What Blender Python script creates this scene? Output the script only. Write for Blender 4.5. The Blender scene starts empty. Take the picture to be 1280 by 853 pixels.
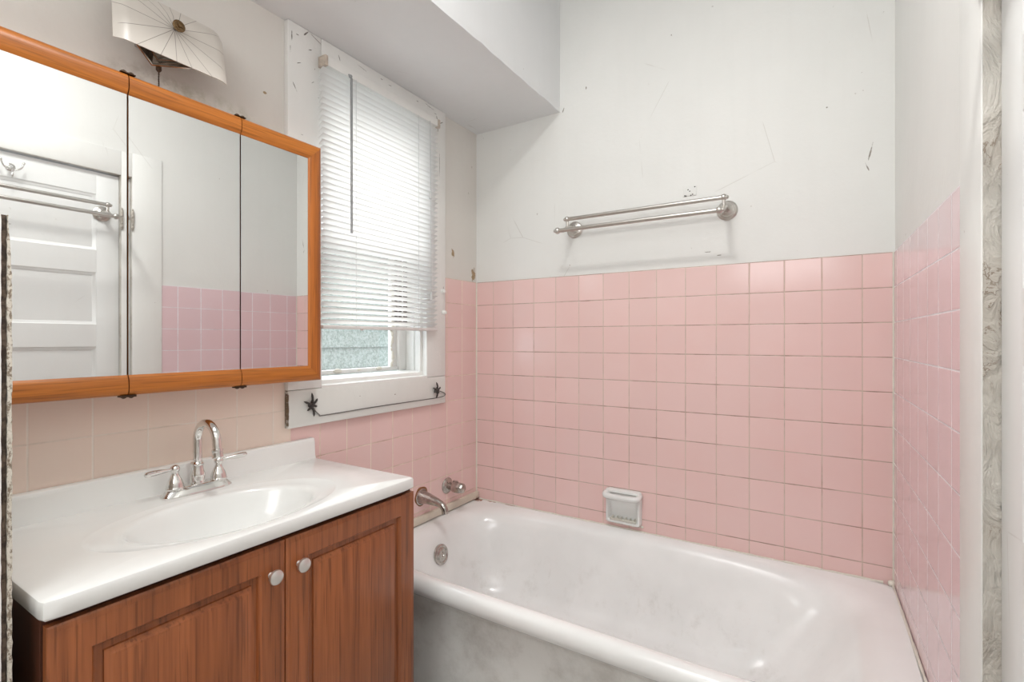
import bpy, bmesh, math, random
from mathutils import Vector, Matrix
R = math.radians
random.seed(7)
scn = bpy.context.scene
COL = scn.collection
H = 1.20                      # camera height; heights below are written relative to it
XL, XR, YB = -1.395, 0.198, 1.924
ZF, ZC = -H, 1.56             # floor and ceiling, relative
P = 0.1085                    # tile pitch
YN = -0.85                    # near wall
SOF = 0.979; SOFX = -0.951

# ------------------------------------------------------------------ node helper
class NT:
    def __init__(s, name):
        s.m = bpy.data.materials.new(name); s.m.use_nodes = True
        s.t = s.m.node_tree; s.t.nodes.clear()
        s.out = s.t.nodes.new('ShaderNodeOutputMaterial')
        s.b = s.t.nodes.new('ShaderNodeBsdfPrincipled')
        s.t.links.new(s.b.outputs[0], s.out.inputs[0])
    def n(s, ty, **k):
        x = s.t.nodes.new(ty)
        for a, v in k.items(): setattr(x, a, v)
        return x
    def put(s, sock, v):
        if v is None: return
        if isinstance(v, bpy.types.NodeSocket): s.t.links.new(v, sock)
        else:
            if isinstance(v, (tuple, list)) and len(v) == 3 and sock.type == 'RGBA': v = (*v, 1)
            sock.default_value = v
    def math(s, op, a, b=None, c=None, clamp=False):
        x = s.n('ShaderNodeMath', operation=op, use_clamp=clamp)
        s.put(x.inputs[0], a); s.put(x.inputs[1], b); s.put(x.inputs[2], c)
        return x.outputs[0]
    def coord(s):
        return s.n('ShaderNodeTexCoord').outputs['Object']
    def sep(s, v):
        x = s.n('ShaderNodeSeparateXYZ'); s.put(x.inputs[0], v); return x.outputs
    def comb(s, a=0.0, b=0.0, c=0.0):
        x = s.n('ShaderNodeCombineXYZ'); s.put(x.inputs[0], a); s.put(x.inputs[1], b); s.put(x.inputs[2], c); return x.outputs[0]
    def scale(s, v, sc):
        x = s.n('ShaderNodeVectorMath', operation='MULTIPLY'); s.put(x.inputs[0], v); x.inputs[1].default_value = sc; return x.outputs[0]
    def noise(s, vec, scale=5, detail=3, rough=.5, dist=0):
        x = s.n('ShaderNodeTexNoise'); s.put(x.inputs['Vector'], vec)
        x.inputs['Scale'].default_value = scale; x.inputs['Detail'].default_value = detail
        x.inputs['Roughness'].default_value = rough; x.inputs['Distortion'].default_value = dist
        return x.outputs[0]
    def white(s, vec):
        x = s.n('ShaderNodeTexWhiteNoise'); s.put(x.inputs['Vector'], vec); return x.outputs
    def ss(s, v, lo, hi, a=0.0, b=1.0):
        x = s.n('ShaderNodeMapRange', interpolation_type='SMOOTHSTEP')
        s.put(x.inputs[0], v); x.inputs[1].default_value = lo; x.inputs[2].default_value = hi
        x.inputs[3].default_value = a; x.inputs[4].default_value = b
        return x.outputs[0]
    def mix(s, f, a, b, blend='MIX'):
        x = s.n('ShaderNodeMix', data_type='RGBA', blend_type=blend)
        s.put(x.inputs[0], f); s.put(x.inputs[6], a); s.put(x.inputs[7], b); return x.outputs[2]
    def ramp(s, f, pts):
        x = s.n('ShaderNodeValToRGB'); s.put(x.inputs[0], f)
        e = x.color_ramp.elements
        while len(e) < len(pts): e.new(0.5)
        for i, (p, c) in enumerate(pts): e[i].position = p; e[i].color = (*c, 1)
        return x.outputs[0]
    def bump(s, h, strength=.3, dist=.002, normal=None):
        x = s.n('ShaderNodeBump'); x.inputs['Strength'].default_value = strength
        x.inputs['Distance'].default_value = dist; s.put(x.inputs['Height'], h); s.put(x.inputs['Normal'], normal)
        s.put(s.b.inputs['Normal'], x.outputs[0]); return x.outputs[0]
    def set(s, base=None, rough=None, metal=None, **k):
        s.put(s.b.inputs['Base Color'], base); s.put(s.b.inputs['Roughness'], rough); s.put(s.b.inputs['Metallic'], metal)
        for a, v in k.items(): s.put(s.b.inputs[a.replace('_', ' ')], v)
        return s.m

def srgb(r, g, b):
    f = lambda c: (c/255/12.92) if c/255 <= .04045 else ((c/255+.055)/1.055)**2.4
    return (f(r), f(g), f(b))

def spots(t, co, lst, axes=(1, 2), edge=.35):
    """mask of ragged ellipses, lst = (a, b, ra, rb[, angle deg])"""
    o = t.sep(co); nz = t.noise(co, 90, 3)
    tot = None
    for q in lst:
        a, b, ra, rb = q[:4]; an = R(q[4]) if len(q) > 4 else 0
        da = t.math('SUBTRACT', o[axes[0]], a); db = t.math('SUBTRACT', o[axes[1]], b)
        pa = t.math('ADD', t.math('MULTIPLY', da, math.cos(an)/ra), t.math('MULTIPLY', db, math.sin(an)/ra))
        pb = t.math('ADD', t.math('MULTIPLY', da, -math.sin(an)/rb), t.math('MULTIPLY', db, math.cos(an)/rb))
        d = t.math('ADD', t.math('MULTIPLY', pa, pa), t.math('MULTIPLY', pb, pb))
        d = t.math('ADD', d, t.math('MULTIPLY', t.math('SUBTRACT', nz, .62), -2.6))
        mk = t.ss(d, 1.0-edge, 1.0+edge, 1.0, 0.0)
        tot = mk if tot is None else t.math('MAXIMUM', tot, mk)
    return tot

def plaster(name, base, stain=None, chips=None, chipcol=(.20, .13, .08), axes=(1, 2), bumpy=.35, rough=.55):
    t = NT(name); co = t.coord()
    big = t.noise(co, 2.2, 4); fine = t.noise(co, 55, 4, .6); mid = t.noise(co, 9, 4, .6)
    c = t.mix(t.ss(big, .3, .7), tuple(x*.95 for x in base), base)
    vert = t.noise(t.scale(co, (14, 14, 1.2)), 2.0, 3)
    c = t.mix(t.ss(vert, .45, .75, 0, .18), c, tuple(x*.93 for x in base))
    # sparse hairline scratches
    vo = t.n('ShaderNodeTexVoronoi', feature='DISTANCE_TO_EDGE'); t.put(vo.inputs['Vector'], co); vo.inputs['Scale'].default_value = 3.1
    crack = t.math('MULTIPLY', t.ss(vo.outputs[0], 0, .006, 1, 0), t.ss(t.noise(co, 4, 2), .60, .66))
    c = t.mix(t.math('MULTIPLY', crack, .35), c, (.42, .39, .34))
    speck = t.math('MULTIPLY', t.ss(t.noise(co, 38, 2), .735, .765), t.ss(t.noise(co, 3.3, 2), .52, .6))
    c = t.mix(t.math('MULTIPLY', speck, .5), c, (.30, .26, .21))
    if stain:
        m = None
        for (a, b, ra, rb, amt, colr) in stain:
            o = t.sep(co)
            da = t.math('DIVIDE', t.math('SUBTRACT', o[axes[0]], a), ra); db = t.math('DIVIDE', t.math('SUBTRACT', o[axes[1]], b), rb)
            d = t.math('ADD', t.math('MULTIPLY', da, da), t.math('MULTIPLY', db, db))
            mk = t.math('MULTIPLY', t.ss(d, 0, 1, 1, 0), t.ss(t.noise(co, 26, 5, .7), .35, .7, 0, amt))
            c = t.mix(mk, c, colr)
    h = t.math('ADD', t.math('MULTIPLY', mid, 1.0), t.math('MULTIPLY', fine, .35))
    if chips:
        mk = spots(t, co, chips, axes); c = t.mix(mk, c, t.mix(t.noise(co, 120, 2), chipcol, tuple(x*.35 for x in chipcol)))
        h = t.math('SUBTRACT', h, t.math('MULTIPLY', mk, .6))
    t.bump(h, bumpy, .004)
    return t.set(c, rough)

def tile(name, ax, u0, z0, base, grout, dirty, pitch=P, gw=.0011, rough=.16):
    t = NT(name); co = t.coord(); o = t.sep(co)
    U = t.math('DIVIDE', t.math('SUBTRACT', o[ax], u0), pitch); V = t.math('DIVIDE', t.math('SUBTRACT', o[2], z0), pitch)
    fu = t.math('FRACT', U); fv = t.math('FRACT', V)
    du = t.math('MULTIPLY', t.math('MINIMUM', fu, t.math('SUBTRACT', 1.0, fu)), pitch)
    dv = t.math('MULTIPLY', t.math('MINIMUM', fv, t.math('SUBTRACT', 1.0, fv)), pitch)
    wob = t.math('MULTIPLY', t.math('SUBTRACT', t.noise(co, 30, 3), .5), .0014)
    d = t.math('ADD', t.math('MINIMUM', du, dv), wob)
    g = t.ss(d, gw*.55, gw*1.5, 1, 0)
    cell = t.comb(t.math('FLOOR', U), t.math('FLOOR', V), 3.7)
    w = t.white(cell); w2 = t.white(t.comb(t.math('FLOOR', V), t.math('FLOOR', U), 9.1))
    c = t.mix(w[0], tuple(x*.955 for x in base), base)
    c = t.mix(t.ss(t.noise(co, 7, 3), .35, .7, 0, .25), c, (base[0]*.97, base[1]*.88, base[2]*.86))
    # grout: light vertically, browner horizontally, patchy
    hor = t.math('LESS_THAN', dv, du)
    dk = t.math('ADD', t.math('MULTIPLY', hor, .45), t.math('MULTIPLY', t.math('SUBTRACT', t.noise(co, 9, 4, .7), .5), 2.2), clamp=True)
    gc = t.mix(dk, grout, dirty)
    c = t.mix(g, c, gc)
    h = t.ss(d, 0, .0035)
    tilt = t.math('ADD', t.math('MULTIPLY', t.math('SUBTRACT', w[0], .5), fu), t.math('MULTIPLY', t.math('SUBTRACT', w2[0], .5), fv))
    h = t.math('ADD', h, t.math('MULTIPLY', tilt, .45))
    h = t.math('ADD', h, t.math('MULTIPLY', t.noise(co, 14, 2), .25))
    t.bump(h, .45, .0012)
    return t.set(c, t.math('ADD', t.math('MULTIPLY', g, .5), rough))

def wood(name, axis, light, dark, gold=None, scale=1.0, rough=.38):
    t = NT(name); co = t.coord()
    k = [26*scale]*3; k[axis] = .8*scale
    v = t.scale(co, tuple(k))
    a = t.noise(v, 1.0, 5, .6, 1.2); b = t.noise(v, 5.0, 4, .65, .4)
    k2 = [70*scale]*3; k2[axis] = 2.2*scale
    f = t.noise(t.scale(co, tuple(k2)), 3.0, 2)
    m = t.math('ADD', t.math('MULTIPLY', a, .65), t.math('MULTIPLY', b, .35))
    c = t.ramp(m, [(.30, dark), (.5, tuple((x*.55+y*.45) for x, y in zip(light, dark))), (.68, light)])
    c = t.mix(t.ss(f, .52, .68, 0, .45), c, tuple(x*.5 for x in dark))
    t.bump(b, .06, .001)
    return t.set(c, rough)

def simple(name, col, rough=.5, metal=0, nz=0, nscale=20, bump=0, **k):
    t = NT(name); co = t.coord(); c = col
    n = t.noise(co, nscale, 4, .6)
    c = t.mix(t.ss(n, .3, .7), tuple(x*(1-nz) for x in col), col)
    if bump: t.bump(n, bump, .002)
    rr = rough if metal > .5 else t.ss(n, .2, .8, max(rough-.05, .02), rough+.05)
    return t.set(c, rr, metal, **k)

WALL = srgb(229, 229, 226)
PINK = srgb(232, 200, 196)
M = {}
M['wall'] = plaster('painted_plaster', WALL)
M['wall_left'] = plaster('painted_plaster_stained', srgb(218, 214, 208),
    stain=[(.57, 1.835, .12, .045, .6, (.32, .29, .24)), (.72, 1.83, .16, .045, .6, (.38, .38, .28))],
    chips=[(1.745, 1.585, .010, .022, 10), (1.898, 1.505, .018, .034, -5), (.86, 1.93, .006, .004)], chipcol=(.52, .36, .20))
M['wall_back'] = plaster('painted_plaster_back', WALL, chips=[(-.905, 1.515, .003, .003), (.136, 1.79, .0025, .030, -12), (.128, 1.745, .002, .014, 20), (-.83, 2.25, .003, .008), (-.935, 2.185, .003, .012, -20),
    (-.48, 2.36, .002, .004), (.02, 1.96, .003, .003), (-.35, 1.52, .014, .002), (-.31, 1.505, .012, .002)], chipcol=(.42, .38, .33), axes=(0, 2))
M['ceil'] = plaster('ceiling_paint', srgb(228, 229, 230), bumpy=.15)
M['tile_back'] = tile('pink_tile_back', 0, -1.2956, H+.2692, PINK, srgb(206, 186, 172), srgb(138, 100, 84), gw=.0015)
M['tile_left'] = tile('pink_tile_window_side', 1, 1.6997, H+.2692, PINK, srgb(236, 222, 204), srgb(176, 134, 116), gw=.0015)
M['tile_right'] = tile('pink_tile_right', 1, -.719, H+.2692, srgb(230, 203, 208), srgb(244, 242, 246), srgb(206, 198, 202), gw=.0015, rough=.09)
M['tile_cream'] = tile('cream_pink_tile', 1, .4505, H-.2186, srgb(238, 221, 208), srgb(240, 230, 220), srgb(214, 194, 178), gw=.0016, rough=.3)
M['trimw'] = plaster('gloss_trim_paint', srgb(233, 233, 230), bumpy=.3, rough=.38)
thin = lambda L: [(q[0], q[1], q[2]*(.45 if q[2] <= q[3] else 1.15), q[3]*(.45 if q[3] < q[2] else 1.15), *q[4:]) for q in L]
M['casing'] = plaster('chipped_casing_paint', srgb(230, 229, 226), bumpy=.9, rough=.4,
    chips=thin([(.935, 2.135, .004, .014), (.955, 2.145, .005, .003), (1.0, 2.12, .006, .003, 20), (.985, 2.165, .012, .006, 50),
           (1.02, 2.165, .020, .002, -20), (1.11, 2.148, .004, .010, 20), (1.21, 2.158, .022, .002, -8), (1.30, 2.160, .006, .003),
           (1.34, 2.155, .008, .002), (1.49, 2.157, .006, .004), (1.563, 2.165, .03, .002, -5), (1.615, 2.13, .006, .016, 20),
           (1.64, 2.125, .012, .004, 30), (1.62, 2.09, .004, .010), (1.63, 1.95, .002, .05), (1.60, 2.15, .01, .002),
           (.96, 2.06, .008, .003, 30), (.945, 1.98, .003, .012, 30), (.93, 2.09, .002, .012),(1.008,2.02,.006,.002,40),
           (.97, 1.84, .004, .002), (1.03, 1.98, .003, .002), (.985, 1.75, .010, .002, -20), (1.655, 1.42, .003, .006)]),
    chipcol=(.24, .20, .165))
M['apron'] = plaster('window_apron_paint', srgb(225, 226, 222), bumpy=.5, rough=.4,
    chips=[(.9225, .985, .003, .06), (1.37, .99, .004, .0015), (1.2, 1.0, .003, .001)], chipcol=(.22, .15, .09))
t = NT('peeling_jamb_paint'); co = t.coord()
n1 = t.noise(t.scale(co, (1, 1, .45)), 34, 5, .6, 1.5); n2 = t.noise(co, 8, 3)
c = t.mix(t.ss(n2, .3, .7), srgb(202, 198, 190), srgb(182, 175, 165))
c = t.mix(t.math('MULTIPLY', t.ss(t.math('ABSOLUTE', t.math('SUBTRACT', n1, .5)), 0, .02, .8, 0), t.ss(n2, .45, .6)), c, srgb(112, 90, 68))
t.bump(t.math('ADD', n1, t.math('MULTIPLY', n2, .6)), 1.0, .010); M['jamb'] = t.set(c, .45)
M['door'] = plaster('door_paint', srgb(232, 233, 232), bumpy=.12, rough=.35, chips=[(-1.45, 1.575, .025, .006, -4)], chipcol=(.55, .42, .32))
M['oak_h'] = wood('orange_oak_rail', 1, srgb(202, 122, 44), srgb(146, 80, 22), scale=1.3)
M['oak_v'] = wood('orange_oak_stile', 2, srgb(196, 114, 42), srgb(136, 72, 20), scale=1.3)
M['cherry'] = wood('cherry_laminate', 2, srgb(172, 102, 60), srgb(106, 58, 32), scale=.8, rough=.3)
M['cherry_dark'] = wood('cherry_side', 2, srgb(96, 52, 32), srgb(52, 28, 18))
t = NT('mirror_silver'); M['mirror'] = t.set((.84, .85, .845), .012, 1.0)
M['dark'] = simple('dark_gap', (.03, .022, .016), .7, nz=.3)
M['bronze'] = simple('bronze_hinge', (.09, .055, .035), .4, .8, nz=.4, nscale=150)
M['marble'] = simple('cultured_marble', srgb(232, 233, 231), .2, nz=.02, nscale=6, Coat_Weight=.3)
def enamel():
    t = NT('worn_tub_enamel'); co = t.coord(); o = t.sep(co)
    c = t.mix(t.ss(t.noise(co, 5, 4), .35, .7), srgb(233, 234, 233), srgb(240, 241, 240))
    # worn grey scuffs low in the basin and near the drain end, rust at the far corner
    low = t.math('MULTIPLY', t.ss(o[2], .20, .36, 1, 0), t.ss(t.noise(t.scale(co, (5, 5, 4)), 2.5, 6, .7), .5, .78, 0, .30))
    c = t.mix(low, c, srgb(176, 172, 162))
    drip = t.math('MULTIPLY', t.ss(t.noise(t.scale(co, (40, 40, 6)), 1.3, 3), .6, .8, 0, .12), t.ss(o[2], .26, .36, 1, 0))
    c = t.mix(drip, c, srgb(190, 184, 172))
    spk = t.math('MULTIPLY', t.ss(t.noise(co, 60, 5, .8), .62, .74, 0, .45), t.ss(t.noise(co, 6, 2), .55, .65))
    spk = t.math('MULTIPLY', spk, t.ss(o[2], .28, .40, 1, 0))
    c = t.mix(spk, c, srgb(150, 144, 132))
    m = spots(t, co, [(-1.375, 1.905, .035, .022), (-1.30, 1.915, .03, .007), (-1.20, 1.916, .04, .004)], (0, 1))
    m = t.math('MULTIPLY', m, t.math('GREATER_THAN', o[2], .43))
    c = t.mix(t.math('MULTIPLY', m, .85), c, srgb(150, 84, 44))
    return t.set(c, t.ss(t.noise(co, 8, 3), .3, .7, .14, .24), Coat_Weight=.2)
M['enamel'] = enamel()
t = NT('worn_tub_apron'); co = t.coord()
c = t.mix(t.ss(t.noise(co, 7, 6, .7), .4, .75), srgb(226, 226, 223), srgb(196, 194, 189)); t.bump(t.noise(co, 30, 4), .15, .002)
M['apron_enamel'] = t.set(c, .35)
M['ceramic'] = simple('white_ceramic', srgb(228, 230, 228), .12, nz=.03)
M['ceramic_old'] = simple('stained_ceramic', srgb(205, 202, 192), .3, nz=.2, nscale=40)
M['chrome'] = simple('chrome', (.80, .79, .77), .07, 1.0, nz=.06, nscale=60)
M['chrome_old'] = simple('tarnished_chrome', (.56, .53, .49), .2, 1.0, nz=.35, nscale=60)
M['nickel'] = simple('brushed_nickel', (.60, .575, .54), .28, 1.0, nz=.06, nscale=80)
M['knob'] = simple('satin_knob', (.74, .72, .69), .3, .9, nz=.05)
M['iron'] = simple('dark_iron', (.10, .09, .085), .45, .6, nz=.5, nscale=120)
M['wire'] = simple('grey_wire', (.20, .19, .18), .5, .3, nz=.3)
M['brass'] = simple('aged_brass', (.22, .14, .07), .35, .9, nz=.4, nscale=120)
M['caulk'] = simple('old_caulk', srgb(224, 220, 208), .5, nz=.10, nscale=30, bump=.5)
M['strip'] = simple('stained_wood_strip', srgb(222, 214, 198), .5, nz=.12, nscale=14, bump=.3)
M['floor'] = simple('worn_floor', srgb(205, 203, 200), .5, nz=.12, nscale=8)
M['rail'] = simple('blind_rail', srgb(222, 218, 216), .4, nz=.05)
M['cord'] = simple('blind_cord', srgb(200, 200, 200), .7)
M['wand'] = simple('clear_wand', srgb(168, 170, 172), .15, nz=.05, Transmission_Weight=.3)
M['rust'] = simple('rust_ring', srgb(150, 100, 62), .7, nz=.4, nscale=90)
def translucent(name, col, amt):
    t = NT(name)
    tr = t.n('ShaderNodeBsdfTranslucent'); tr.inputs[0].default_value = (*col, 1)
    mx = t.n('ShaderNodeMixShader'); mx.inputs[0].default_value = amt
    t.set(col, .4)
    t.t.links.new(t.b.outputs[0], mx.inputs[1]); t.t.links.new(tr.outputs[0], mx.inputs[2]); t.t.links.new(mx.outputs[0], t.out.inputs[0])
    return t.m
M['slat'] = translucent('vinyl_slat', srgb(244, 244, 243), .5)
M['opal'] = None
t = NT('frosted_sconce_glass'); co = t.coord(); o = t.sep(co)
# etched fan of rays around the knob plus pale dusty glass
aa = t.math('ARCTAN2', t.math('SUBTRACT', o[2], 0.0), o[1])
rr = t.math('SQRT', t.math('ADD', t.math('MULTIPLY', o[1], o[1]), t.math('MULTIPLY', o[2], o[2])))
fr = t.math('FRACT', t.math('MULTIPLY', aa, 16/(2*math.pi)))
dl = t.math('MULTIPLY', t.math('MINIMUM', fr, t.math('SUBTRACT', 1.0, fr)), t.math('MULTIPLY', rr, 2*math.pi/16))
ray = t.math('MULTIPLY', t.ss(dl, .0003, .0008, 1, 0), t.ss(rr, .115, .125, 1, 0))
c = t.mix(t.math('MULTIPLY', ray, .75), t.mix(t.noise(co, 12, 3), srgb(214, 208, 200), srgb(198, 192, 184)), srgb(96, 86, 76))
M['sconce'] = t.set(c, .32)
t = NT('window_glass')
tr = t.n('ShaderNodeBsdfTransparent'); gl = t.n('ShaderNodeBsdfGlossy'); gl.inputs['Roughness'].default_value = .02
mx = t.n('ShaderNodeMixShader'); mx.inputs[0].default_value = .06
t.t.links.new(tr.outputs[0], mx.inputs[1]); t.t.links.new(gl.outputs[0], mx.inputs[2]); t.t.links.new(mx.outputs[0], t.out.inputs[0])
M['glass'] = t.m
t = NT('green_siding'); co = t.coord()
c = t.mix(t.ss(t.noise(co, 60, 4, .8), .38, .62), srgb(104, 114, 106), srgb(140, 147, 140)); t.bump(t.noise(co, 70, 3), .6, .01)
M['siding'] = t.set(c, .8)
M['pane_dark'] = simple('dark_pane', (.02, .02, .022), .15)
M['white_out'] = simple('outside_trim', srgb(225, 225, 222), .6)
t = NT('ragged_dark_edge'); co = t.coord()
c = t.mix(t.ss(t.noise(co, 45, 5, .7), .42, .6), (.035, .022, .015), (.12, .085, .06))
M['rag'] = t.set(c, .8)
t = NT('flaking_edge_paint'); co = t.coord()
c = t.mix(t.ss(t.noise(t.scale(co, (1, 1, .5)), 160, 4, .8), .46, .6), srgb(206, 200, 188), srgb(128, 114, 98)); t.bump(t.noise(co, 90, 4), .6, .003)
M['flake'] = t.set(c, .6)

# ------------------------------------------------------------------ mesh helper
class MB:
    def __init__(s): s.b = bmesh.new()
    def faces_since(s, n0, mi, sm=False):
        for f in s.b.faces:
            if f not in n0: f.material_index = mi; f.smooth = sm
    def box(s, x0, x1, y0, y1, z0, z1, mi=0, bev=0, mat=None, seg=2):
        n0 = set(s.b.faces)
        r = bmesh.ops.create_cube(s.b, size=1); vs = r['verts']
        for v in vs:
            v.co = Vector(((x0+x1)/2+v.co.x*(x1-x0), (y0+y1)/2+v.co.y*(y1-y0), (z0+z1)/2+v.co.z*(z1-z0)))
        if mat is not None: bmesh.ops.transform(s.b, matrix=mat, verts=vs)
        if bev:
            es = list({e for v in vs for e in v.link_edges})
            bmesh.ops.bevel(s.b, geom=es, offset=bev, segments=seg, profile=.5, affect='EDGES')
        s.faces_since(n0, mi, bool(bev)); return s
    def rings(s, rs, mi=0, closed=True, cap0=False, cap1=False, sm=True, mats=None):
        n0 = len(s.b.faces); V = [[s.b.verts.new(p) for p in r] for r in rs]
        n = len(V[0])
        for k in range(len(V)-1):
            for i in range(n if closed else n-1):
                j = (i+1) % n
                f = s.b.faces.new((V[k][i], V[k][j], V[k+1][j], V[k+1][i])); f.smooth = sm
                f.material_index = mats[k] if mats else mi
        if cap0: f = s.b.faces.new(list(reversed(V[0]))); f.material_index = mats[0] if mats else mi
        if cap1: f = s.b.faces.new(V[-1]); f.material_index = mats[-1] if mats else mi
        return s
    def lathe(s, prof, org, axis, n=32, mi=0, lobes=0, amp=0):
        """prof = (distance along axis, radius)"""
        a = Vector(axis).normalized(); u = a.orthogonal().normalized(); w = a.cross(u); o = Vector(org)
        rs = []
        for h, r in prof:
            rs.append([o+a*h+(u*math.cos(q)+w*math.sin(q))*max(r, .00005)*(1+amp*math.cos(lobes*q)) for q in [2*math.pi*i/n for i in range(n)]])
        return s.rings(rs, mi, cap0=True, cap1=True)
    def tube(s, pts, rad, n=14, mi=0, flat=None):
        pts = [Vector(p) for p in pts]; N = len(pts)
        rad = rad if isinstance(rad, (list, tuple)) else [rad]*N
        T = [(pts[min(i+1, N-1)]-pts[max(i-1, 0)]).normalized() for i in range(N)]
        u = T[0].orthogonal().normalized(); rs = []
        for i in range(N):
            u = (u-T[i]*u.dot(T[i])); u = u.normalized() if u.length > 1e-6 else T[i].orthogonal().normalized()
            w = T[i].cross(u)
            fx = flat or (1, 1)
            rs.append([pts[i]+(u*math.cos(q)*fx[0]+w*math.sin(q)*fx[1])*rad[i] for q in [2*math.pi*k/n for k in range(n)]])
        return s.rings(rs, mi, cap0=True, cap1=True)
    def ball(s, c, r, mi=0, sc=(1, 1, 1)):
        n0 = set(s.b.faces)
        q = bmesh.ops.create_uvsphere(s.b, u_segments=20, v_segments=14, radius=r)
        for v in q['verts']: v.co = Vector((v.co.x*sc[0], v.co.y*sc[1], v.co.z*sc[2]))+Vector(c)
        s.faces_since(n0, mi, True); return s
    def build(s, name, mats, parent=None, fix=True):
        if fix: bmesh.ops.recalc_face_normals(s.b, faces=s.b.faces)
        me = bpy.data.meshes.new(name); s.b.to_mesh(me); s.b.free()
        for m in (mats if isinstance(mats, (list, tuple)) else [mats]): me.materials.append(m)
        try: me.set_sharp_from_angle(angle=R(38))
        except Exception: pass
        o = bpy.data.objects.new(name, me); COL.objects.link(o)
        if parent: o.parent = parent
        return o
def smooth_path(pts, n=8):
    P_ = [Vector(p) for p in pts]; out = []
    for i in range(len(P_)-1):
        p0 = P_[max(i-1, 0)]; p1 = P_[i]; p2 = P_[i+1]; p3 = P_[min(i+2, len(P_)-1)]
        for k in range(n):
            t = k/n
            out.append(.5*((2*p1)+(p2-p0)*t+(2*p0-5*p1+4*p2-p3)*t*t+(3*p1-p0-3*p2+p3)*t**3))
    out.append(P_[-1]); return out
def empty(name, loc=(0, 0, 0), rz=0, **k):
    o = bpy.data.objects.new(name, None); COL.objects.link(o); o.location = loc; o.rotation_euler = (0, 0, rz)
    o.empty_display_size = .05
    return tag(o, **k)
def tag(o, label=None, cat=None, group=None, kind=None):
    if label: o['label'] = label
    if cat: o['category'] = cat
    if group: o['group'] = group
    if kind: o['kind'] = kind
    return o
def Z(z): return z+H

# ------------------------------------------------------------------ room shell
WT = .15
W0, W1, WB, WTOP = 1.042, 1.552, -.157, .89      # window opening
YC = .938
mb = MB()
mb.box(XL-WT, XL+.003, YN, YC, 0, Z(.27), 2)
mb.box(XL-WT, XL+.003, YC, W0, 0, Z(.27), 1)
mb.box(XL-WT, XL+.003, W0, W1, 0, Z(WB), 1)
mb.box(XL-WT, XL+.003, W1, YB+.1, 0, Z(.27), 1)
mb.box(XL-WT, XL, YN, W0, Z(.27), Z(ZC), 0)
mb.box(XL-WT, XL, W1, YB+.1, Z(.27), Z(ZC), 0)
mb.box(XL-WT, XL, W0, W1, Z(WTOP), Z(ZC), 0)
tag(mb.build('wall_left', [M['wall_left'], M['tile_left'], M['tile_cream']]), 'left wall, pink and cream tile below stained white plaster', kind='structure')
mb = MB()
mb.box(XL-WT, XR+.3, YB-.003, YB+.1, 0, Z(.27), 1)
mb.box(XL-WT, XR+.3, YB, YB+.1, Z(.27), Z(ZC), 0)
tag(mb.build('wall_back', [M['wall_back'], M['tile_back']]), 'back wall, pink square tile below white painted plaster', kind='structure')
# right wall in its own slightly turned frame: local x = into the wall, local y = -(distance from the back corner)
SK = R(.945)
def right(o): o.location = (XR, YB, 0); o.rotation_euler = (0, 0, SK); return o
D0, D1, DT = -.916, -1.669, .765           # door leaf and its top
mb = MB()
mb.box(-.003, .15, -.79, .12, 0, Z(.27), 1)
mb.box(0, .15, -.79, .12, Z(.27), Z(ZC), 0)
mb.box(0, .15, -.90, -.79, 0, Z(ZC), 0)
mb.box(0, .15, -1.68, -.90, Z(DT+.02), Z(ZC), 0)
mb.box(0, .15, -3.0, -1.68, 0, Z(ZC), 0)
tag(right(mb.build('wall_right', [M['wall'], M['tile_right']])), 'right wall, pink tile beside white plaster and a doorway', kind='structure')
mb = MB(); mb.box(XL-WT, .45, YN-.1, YN, 0, Z(ZC))
tag(mb.build('wall_near', M['wall']), 'near wall behind the viewpoint', kind='structure')
mb = MB(); mb.box(XL-WT, .45, YN-.1, YB+.1, -.05, 0)
tag(mb.build('floor', M['floor']), 'worn bathroom floor', kind='structure')
mb = MB(); mb.box(XL-WT, .45, YN-.1, YB+.1, Z(ZC), Z(ZC)+.05)
tag(mb.build('ceiling', M['ceil']), 'white ceiling', kind='structure')
# soffit with a slightly ragged lower edge
mb = MB(); N = 90; rs = []
for i in range(N+1):
    y = YN+(YB-YN)*i/N; j = random.uniform(-.0016, .0016)+.0012*math.sin(i*.37); k = random.uniform(-.0012, .0012)
    if i in (0, N): j = 0
    rs.append([(XL, y, Z(SOF)), (SOFX-.02, y, Z(SOF)), (SOFX+k, y, Z(SOF)+j), (SOFX+k*.3, y, Z(SOF)+.02), (SOFX, y, Z(ZC)-.001), (XL, y, Z(ZC)-.001)])
mb.rings(rs, cap0=True, cap1=True, sm=False)
tag(mb.build('wall_soffit', M['ceil']), 'dropped soffit running above the window', kind='structure')
# corner beads, caulk and the filler strip along the tub
mb = MB(); mb.tube([(XL+.004, YB-.004, Z(-.75)), (XL+.004, YB-.004, Z(.27))], .0035, 8)
tag(mb.build('trim_1', M['caulk']), 'pale caulk line in the left tile corner', kind='structure')
mb = MB(); mb.tube([(XR-.004, YB-.004, Z(-.75)), (XR-.004, YB-.004, Z(.27))], .003, 8)
tag(mb.build('trim_2', M['caulk']), 'pale caulk line in the right tile corner', kind='structure')
mb = MB(); mb.box(XL+.003, XL+.018, 1.03, YB-.004, Z(-.752), Z(-.722), bev=.002)
tag(mb.build('trim_3', M['strip']), 'stained white filler strip between tub and tile', kind='structure')
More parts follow.
